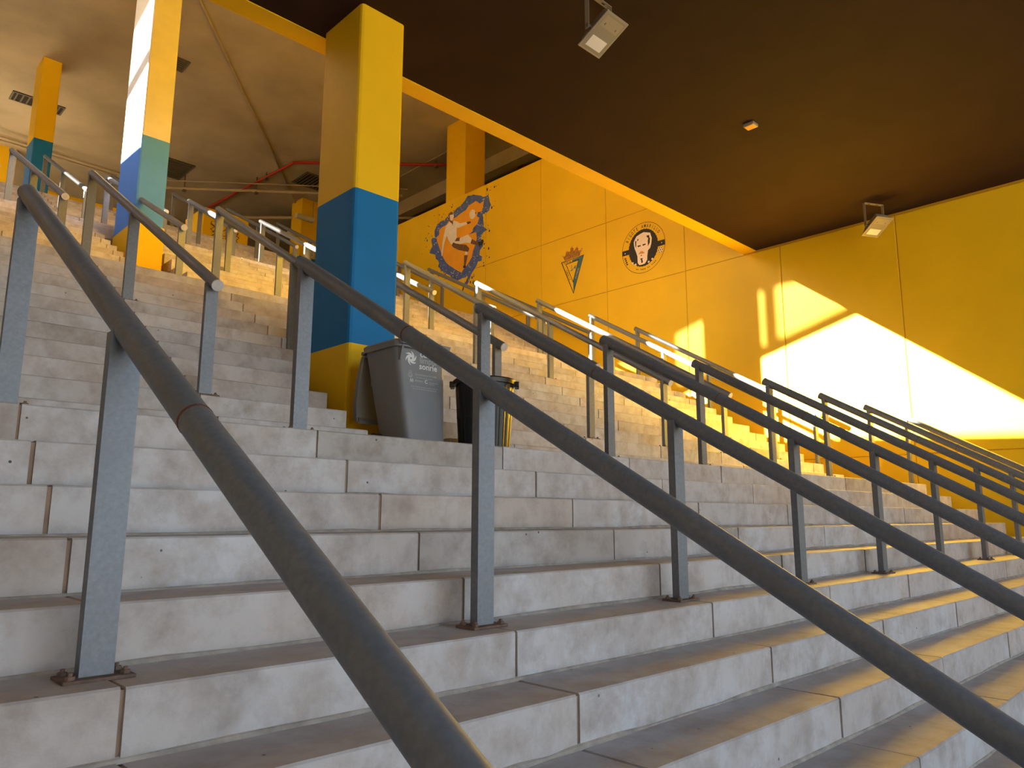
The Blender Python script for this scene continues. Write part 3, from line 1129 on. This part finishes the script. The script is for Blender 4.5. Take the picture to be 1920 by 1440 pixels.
# outlines of the wall pictures in metres on the wall: (Y, Z)
DECALS = {'belt': [(5.324, 4.801), (4.314, 4.795), (4.308, 4.686), (5.321, 4.698)],
 'crest': {'anchor': [(6.683, 4.85), (6.667, 4.855), (6.66, 4.738), (6.573, 4.816), (6.552, 4.827), (6.564, 4.747), (6.585, 4.736), (6.586, 4.778),
                      (6.658, 4.721), (6.711, 4.721), (6.723, 4.769), (6.705, 4.732), (6.677, 4.738)],
           'blue': [(6.665, 4.962), (6.348, 4.985), (6.634, 4.248), (6.636, 4.461), (6.473, 4.93), (6.655, 4.918)],
           'crown': [(6.872, 4.997), (6.908, 5.073), (6.951, 5.117), (6.924, 5.127), (6.876, 5.09), (6.843, 5.124), (6.831, 5.196), (6.794, 5.207),
                     (6.762, 5.17), (6.704, 5.171), (6.708, 5.231), (6.661, 5.252), (6.614, 5.206), (6.62, 5.158), (6.578, 5.172), (6.546, 5.213),
                     (6.514, 5.22), (6.484, 5.18), (6.48, 5.122), (6.433, 5.126), (6.386, 5.163), (6.366, 5.145), (6.387, 5.102), (6.424, 5.074),
                     (6.445, 5.006)],
           'inner': [(6.82, 4.896), (6.489, 4.91), (6.641, 4.491)],
           'inner_edge': [(6.846, 4.911), (6.465, 4.934), (6.639, 4.449)],
           'outer': [(6.979, 4.982), (6.328, 5.0), (6.635, 4.204)],
           'white': [(6.947, 4.967), (6.348, 4.985), (6.634, 4.248)]},
 'emblem': {'brow': [(4.945, 4.962), (4.913, 4.962), (4.931, 4.925), (4.95, 4.926)],
            'eye': [(4.944, 4.828), (4.87, 4.822), (4.865, 4.797), (4.94, 4.794)],
            'eye2': [(4.827, 4.824), (4.755, 4.823), (4.748, 4.798), (4.823, 4.793)],
            'goatee': [(4.889, 4.547), (4.826, 4.545), (4.843, 4.517), (4.826, 4.477), (4.84, 4.444), (4.866, 4.455), (4.87, 4.506)],
            'hair': [(4.726, 4.98), (4.663, 4.972), (4.659, 4.925), (4.644, 4.903), (4.653, 4.814), (4.697, 4.753), (4.7, 4.863), (4.686, 4.914),
                     (4.717, 4.945)],
            'head': [(4.797, 5.059), (4.651, 5.009), (4.637, 4.955), (4.619, 4.896), (4.633, 4.79), (4.662, 4.707), (4.71, 4.675), (4.73, 4.562),
                     (4.733, 4.49), (4.787, 4.431), (4.84, 4.426), (4.909, 4.429), (4.945, 4.479), (4.949, 4.617), (4.98, 4.717), (5.005, 4.779),
                     (5.019, 4.857), (5.023, 4.922), (4.988, 4.978), (4.96, 5.016), (4.884, 5.042)],
            'lip': [(4.877, 4.613), (4.855, 4.619), (4.845, 4.6), (4.867, 4.592)],
            'mustache': [(4.929, 4.64), (4.896, 4.682), (4.842, 4.695), (4.795, 4.656), (4.78, 4.634), (4.833, 4.634), (4.876, 4.644)],
            'sideburn': [(5.0, 4.935), (4.971, 4.932), (4.98, 4.791), (5.0, 4.833)]},
 'emblem_pts': [(4.808, 4.759), (5.253, 4.741), (4.382, 4.743), (4.412, 4.606), (5.241, 4.599), (4.693, 4.435), (4.608, 4.472), (5.074, 4.497),
                (5.005, 4.453)],
 'mural': {'backdrop': [(9.801, 7.29), (9.65, 7.164), (9.503, 7.206), (9.537, 7.034), (9.573, 6.941), (9.721, 6.968), (9.757, 6.874), (9.669, 6.796),
                        (9.741, 6.661), (9.89, 6.599), (9.913, 6.519), (10.064, 6.473), (9.912, 6.466), (9.775, 6.463), (9.748, 6.282),
                        (9.808, 6.143), (9.88, 6.007), (9.927, 5.847), (10.075, 5.712), (10.225, 5.628), (10.313, 5.545), (10.43, 5.607),
                        (10.588, 5.715), (10.803, 5.855), (10.967, 6.003), (11.081, 6.175), (11.196, 6.385), (11.314, 6.635), (11.346, 6.754),
                        (11.236, 6.797), (11.24, 6.926), (11.131, 6.969), (10.94, 6.987), (10.861, 7.055), (10.674, 7.073), (10.541, 7.088),
                        (10.359, 7.124), (10.179, 7.159), (10.052, 7.244), (9.926, 7.258)],
           'ball': [(9.805, 6.95), (9.815, 6.999), (9.841, 7.044), (9.878, 7.077), (9.923, 7.094), (9.967, 7.091), (10.005, 7.069), (10.029, 7.031),
                    (10.037, 6.984), (10.028, 6.933), (10.002, 6.888), (9.963, 6.856), (9.919, 6.84), (9.875, 6.843), (9.838, 6.865),
                    (9.813, 6.902)],
           'boot': [(10.252, 5.703), (10.163, 5.716), (10.144, 5.634), (10.251, 5.648)],
           'face': [(10.811, 7.213), (10.663, 7.188), (10.643, 7.118), (10.674, 7.073), (10.712, 7.021), (10.794, 7.072)],
           'hair': [(10.866, 7.257), (10.759, 7.289), (10.65, 7.22), (10.663, 7.178), (10.784, 7.196), (10.822, 7.117), (10.847, 7.051),
                    (10.884, 7.135)],
           'hand': [(10.147, 6.827), (10.006, 6.811), (9.975, 6.763), (10.069, 6.751), (10.115, 6.765)],
           'kicking_boot': [(9.709, 6.186), (9.514, 6.205), (9.489, 6.144), (9.532, 6.07), (9.646, 6.041)],
           'kicking_shin': [(9.935, 6.325), (9.734, 6.196), (9.66, 6.156), (9.684, 6.102), (9.882, 6.172), (9.983, 6.225)],
           'low_hand': [(11.133, 6.297), (11.07, 6.28), (11.081, 6.193), (11.122, 6.176)],
           'neck': [(10.821, 7.098), (10.672, 7.019), (10.682, 6.877), (10.71, 6.94), (10.806, 7.021)],
           'shin': [(10.219, 5.973), (10.079, 5.946), (10.127, 5.794), (10.163, 5.708), (10.227, 5.715)],
           'shirt': [(10.859, 7.001), (10.801, 7.023), (10.71, 6.94), (10.682, 6.874), (10.672, 7.019), (10.539, 6.962), (10.405, 6.87),
                     (10.147, 6.83), (10.115, 6.765), (10.455, 6.768), (10.521, 6.778), (10.53, 6.602), (10.515, 6.527), (10.605, 6.444),
                     (10.723, 6.387), (10.847, 6.546), (10.919, 6.691), (11.009, 6.517), (11.07, 6.28), (11.133, 6.297), (11.091, 6.539),
                     (11.017, 6.809), (10.953, 6.955)],
           'shorts': [(10.397, 6.477), (10.089, 6.48), (9.935, 6.333), (9.983, 6.225), (10.136, 6.283), (10.393, 6.317), (10.578, 6.384),
                      (10.658, 6.441), (10.579, 6.437), (10.408, 6.4)],
           'sock': [(10.178, 6.067), (10.086, 6.026), (10.099, 5.952), (10.194, 5.976)],
           'splash': [(9.335, 7.343), (9.321, 7.209), (9.247, 7.014), (9.306, 6.895), (9.426, 6.845), (9.535, 6.86), (9.521, 6.701), (9.506, 6.525),
                      (9.384, 6.413), (9.517, 6.373), (9.601, 6.277), (9.562, 6.129), (9.512, 6.048), (9.632, 5.943), (9.655, 5.83), (9.557, 5.779),
                      (9.568, 5.672), (9.69, 5.685), (9.762, 5.584), (9.871, 5.491), (9.969, 5.395), (10.016, 5.269), (10.115, 5.172),
                      (10.242, 5.217), (10.117, 5.309), (10.069, 5.384), (10.554, 5.375), (10.66, 5.451), (10.769, 5.582), (10.959, 5.68),
                      (11.124, 5.79), (11.238, 5.925), (11.213, 6.028), (11.356, 6.172), (11.387, 6.289), (11.644, 6.391), (11.59, 6.488),
                      (11.508, 6.559), (11.57, 6.741), (11.529, 6.786), (11.416, 6.773), (11.436, 6.963), (11.357, 7.107), (11.191, 7.151),
                      (11.026, 7.14), (10.892, 7.21), (10.678, 7.237), (10.52, 7.316), (10.363, 7.34), (10.235, 7.426), (10.108, 7.511),
                      (9.904, 7.482), (9.703, 7.409), (9.529, 7.301), (9.407, 7.288)],
           'thigh': [(10.709, 6.365), (10.658, 6.441), (10.578, 6.384), (10.393, 6.308), (10.161, 6.237), (10.032, 6.116), (10.043, 6.05),
                     (10.086, 6.026), (10.178, 6.064), (10.442, 6.171), (10.655, 6.297)],
           'waistband': [(10.528, 6.512), (10.384, 6.491), (10.408, 6.4), (10.579, 6.437)]}}


# ------------------------------------------------------------------ pictures painted on the mural wall
def layer(root, name, poly, k, mt, label=None):
    bm = bm_new()
    x = XW - 0.0012 - 0.0010 * k
    n_ = len(poly)
    vv, _, ff, _, _, _ = delaunay_2d_cdt([Vector(q) for q in poly], [], [list(range(n_))], 1, 1e-5)
    v = [bm.verts.new((x, q.x, q.y)) for q in vv]
    for tri in ff:
        try:
            bm.faces.new([v[i] for i in tri])
        except ValueError:
            pass
    bm.normal_update()
    for f_ in bm.faces:
        if f_.normal.x > 0:
            f_.normal_flip()
    me = bpy.data.meshes.new(name)
    bm.to_mesh(me)
    bm.free()
    o = link(name, me, mt, root)
    o.matrix_parent_inverse = Matrix.Translation(root.location).inverted()
    if label:
        o['label'] = label
    return o


def disc(cy, cz, ry, rz, n=28):
    return [(cy + ry * math.cos(2 * math.pi * k / n), cz + rz * math.sin(2 * math.pi * k / n)) for k in range(n)]


def rough(poly, amp, sub=3):
    out = []
    n = len(poly)
    for i in range(n):
        a, c = poly[i], poly[(i + 1) % n]
        L = math.hypot(c[0] - a[0], c[1] - a[1])
        for j in range(sub):
            t = j / sub
            e = amp * min(L * 6, 1.0)
            out.append((a[0] + (c[0] - a[0]) * t + random.uniform(-e, e), a[1] + (c[1] - a[1]) * t + random.uniform(-e, e)))
    return out


def wall_text(root, txt, size, y, z, k, mt, ang=0.0, name='lettering', squeeze=1.0):
    """letters lie on the wall, read from the stairs (their right is -Y)"""
    me = text_mesh(txt, size)
    ca, sa = math.cos(ang), math.sin(ang)
    for v in me.vertices:
        a, b_ = v.co.x * squeeze, v.co.y
        a, b_ = a * ca - b_ * sa, a * sa + b_ * ca
        v.co = (XW - 0.0012 - 0.001 * k, y - a, z + b_)
    o = link(name, me, mt, root)
    o.matrix_parent_inverse = Matrix.Translation(root.location).inverted()
    return o


M = DECALS['mural']
mu = empty('wall_painting', (XW, 10.3, 5.25))
tag(mu, 'wall painting of a footballer kicking a ball inside a blue paint splash', 'mural')
layer(mu, 'splash', rough(M['splash'], 0.012, 2), 0, 'mural_blue')
layer(mu, 'backdrop', rough(M['backdrop'], 0.006, 2), 2, 'mural_orange')
for i, (nm, mt) in enumerate((('hair', 'mural_sepia'), ('face', 'mural_skin'), ('neck', 'mural_sepia'), ('shirt', 'mural_white'), ('hand', 'mural_sepia'), ('low_hand', 'mural_skin'), ('waistband', 'mural_sepia'),
                               ('shorts', 'mural_white'), ('thigh', 'mural_sepia'), ('sock', 'mural_white'), ('shin', 'mural_sepia'), ('boot', 'mural_black'), ('kicking_shin', 'mural_sepia'),
                               ('kicking_boot', 'mural_black'), ('ball', 'mural_white'))):
    layer(mu, nm, M[nm], 3 + (i % 2) * 1, mt)
bm_a, bm_b = bm_new(), bm_new()
ring = M['splash']
inn = M['backdrop']
for k in range(90):
    y, z = random.choice(ring)
    cy_, cz_ = 10.3, 6.28
    t = random.uniform(1.03, 1.30)
    yy, zz = cy_ + (y - cy_) * t + random.uniform(-.08, .08), cz_ + (z - cz_) * t + random.uniform(-.08, .08)
    r = random.choice((0.008, 0.011, 0.016, 0.024))
    if zz < 7.5:
        f_ = [bm_a.verts.new((XW - 0.0016, p, q)) for p, q in disc(yy, zz, r, r * random.uniform(1, 1.8), 8)]
        bm_a.faces.new(f_)
for k in range(120):
    i = random.randrange(len(ring))
    y, z = ring[i]
    y2, z2 = min(inn, key=lambda q: (q[0] - y) ** 2 + (q[1] - z) ** 2)
    t = random.uniform(0.15, 0.95)
    yy, zz = y + (y2 - y) * t + random.uniform(-.03, .03), z + (z2 - z) * t + random.uniform(-.03, .03)
    f_ = [bm_b.verts.new((XW - 0.0052, p, q)) for p, q in disc(yy, zz, 0.010, 0.013, 6)]
    bm_b.faces.new(f_)
for nm, bmx, mt in (('splatter', bm_a, 'mural_dark_blue'), ('speckles', bm_b, 'mural_white')):
    o = obj(nm, bmx, mt, mu)
    o.matrix_parent_inverse = Matrix.Translation(mu.location).inverted()
    o['kind'] = 'stuff'
# two seams on the ball
layer(mu, 'ball_patch', disc(9.80 - 0.0, sum(q[1] for q in M['ball']) / len(M['ball']), 0.02, 0.035, 7), 5, 'mural_sepia')

C = DECALS['crest']
cr = empty('wall_crest', (XW, 6.65, 4.22))
tag(cr, 'painted triangular club crest with a gold crown on the yellow wall', 'crest')
layer(cr, 'crest_edge', C['outer'], 0, 'mural_black')
layer(cr, 'pale_field', C['white'], 1, 'yellow_wall_paint')
layer(cr, 'blue_field', C['blue'], 2, 'mural_teal')
layer(cr, 'inner_edge', C['inner_edge'], 3, 'mural_black')
layer(cr, 'centre', C['inner'], 4, 'yellow_wall_paint')
layer(cr, 'anchor', C['anchor'], 5, 'mural_teal')
layer(cr, 'crown', C['crown'], 1, 'mural_gold')
for y, z in ((6.92, 5.10), (6.80, 5.19), (6.66, 5.26), (6.51, 5.22), (6.40, 5.13)):
    layer(cr, 'pearl', disc(y, z, 0.022, 0.022, 10), 2, 'mural_moustache')
wall_text(cr, 'CADIZ C.F', 0.056, 6.792, 4.64, 5, 'mural_black', ang=math.radians(-66))
wall_text(cr, 'CLUB DE', 0.055, 6.80, 4.925, 5, 'mural_black', ang=math.radians(-3))
wall_text(cr, 'FUTBOL', 0.065, 6.50, 4.63, 5, 'faint_print', ang=math.radians(69))

E_ = DECALS['emblem']
em = empty('wall_emblem', (XW, 4.81, 4.24))
tag(em, 'round painted emblem of a moustached face in a black disc', 'emblem')
cy_, cz_, R = 4.815, 4.755, 0.515
ro, ri = disc(cy_, cz_, R, R, 64), disc(cy_, cz_, R - 0.009, R - 0.009, 64)
bm = bm_new()
va = [bm.verts.new((XW - 0.0015, y, z)) for y, z in ro]
vb = [bm.verts.new((XW - 0.0015, y, z)) for y, z in ri]
for k in range(64):
    bm.faces.new((va[k], va[(k + 1) % 64], vb[(k + 1) % 64], vb[k]))
o = obj('outer_ring', bm, 'mural_black', em)
o.matrix_parent_inverse = Matrix.Translation(em.location).inverted()
layer(em, 'belt', DECALS['belt'], 1, 'mural_black')
nd = 72
layer(em, 'disc', [(cy_ + 0.0 + (0.345 + (0.010 if k % 2 else 0)) * math.cos(2 * math.pi * k / nd), cz_ + (0.375 + (0.010 if k % 2 else 0)) * math.sin(2 * math.pi * k / nd)) for k in range(nd)], 2, 'mural_black')
hd = E_['head']
hc = (sum(p[0] for p in hd) / len(hd), sum(p[1] for p in hd) / len(hd))
layer(em, 'head_outline', [(hc[0] + (y - hc[0]) * 1.07, hc[1] + (z - hc[1]) * 1.03) for y, z in hd], 3, 'mural_white')
layer(em, 'head', hd, 4, 'mural_skin')
for nm, mt in (('hair', 'mural_black'), ('sideburn', 'mural_black'), ('brow', 'mural_black'), ('eye', 'mural_black'), ('eye2', 'mural_black'), ('mustache', 'mural_moustache'), ('lip', 'mural_black'), ('goatee', 'mural_black')):
    layer(em, {'eye2': 'eye', 'mustache': 'moustache'}.get(nm, nm), E_[nm], 5, mt)
ep = DECALS['emblem_pts']
for y, z in (ep[1], ep[2]):
    layer(em, 'star', disc(y, z, 0.012, 0.014, 8), 3, 'mural_white')
layer(em, 'football', disc(ep[3][0], ep[3][1], 0.05, 0.055, 16), 3, 'mural_white')
for k in range(6):
    a = math.pi * k / 3
    layer(em, 'football_patch', disc(ep[3][0] + 0.04 * math.cos(a), ep[3][1] + 0.044 * math.sin(a), 0.012, 0.013, 6), 4, 'mural_black')
layer(em, 'football_patch', disc(ep[3][0], ep[3][1], 0.014, 0.015, 6), 4, 'mural_black')
for y, z in ep[5:9]:
    layer(em, 'pale_blot', disc(y, z, 0.024, 0.022, 7), 3, 'mural_white')
for k, ch in enumerate('BIGOTE AMARILLO'):
    if ch == ' ':
        continue
    a = math.radians(150 - k * (118 / 14))
    rr = 0.405
    wall_text(em, ch, 0.098, cy_ - rr * math.cos(a), cz_ + rr * math.sin(a), 3, 'mural_black', ang=a - math.pi / 2, name='letter', squeeze=0.62)
for k in range(4):
    layer(em, 'small_mark', [(5.25 - 0.014 * k + a_, 4.63 - 0.042 * k + b_) for a_, b_ in ((-0.022, -0.012), (0.018, -0.016), (0.024, 0.012), (-0.016, 0.016))], 3, 'mural_black')
bm = bm_new()
for k in range(15):
    a = math.radians(248 + k * 4.4)
    if k in (2, 7, 10):
        continue
    rr = 0.44
    y, z = cy_ - rr * math.cos(a), cz_ + rr * math.sin(a)
    h_ = random.uniform(0.008, 0.016)
    bm.faces.new([bm.verts.new((XW - 0.003, y + p, z + q)) for p, q in ((-0.011, -h_), (0.009, -h_ * 0.6), (0.012, h_), (-0.006, h_ * 0.8))])
o = obj('small_script', bm, 'mural_black', em)
o.matrix_parent_inverse = Matrix.Translation(em.location).inverted()
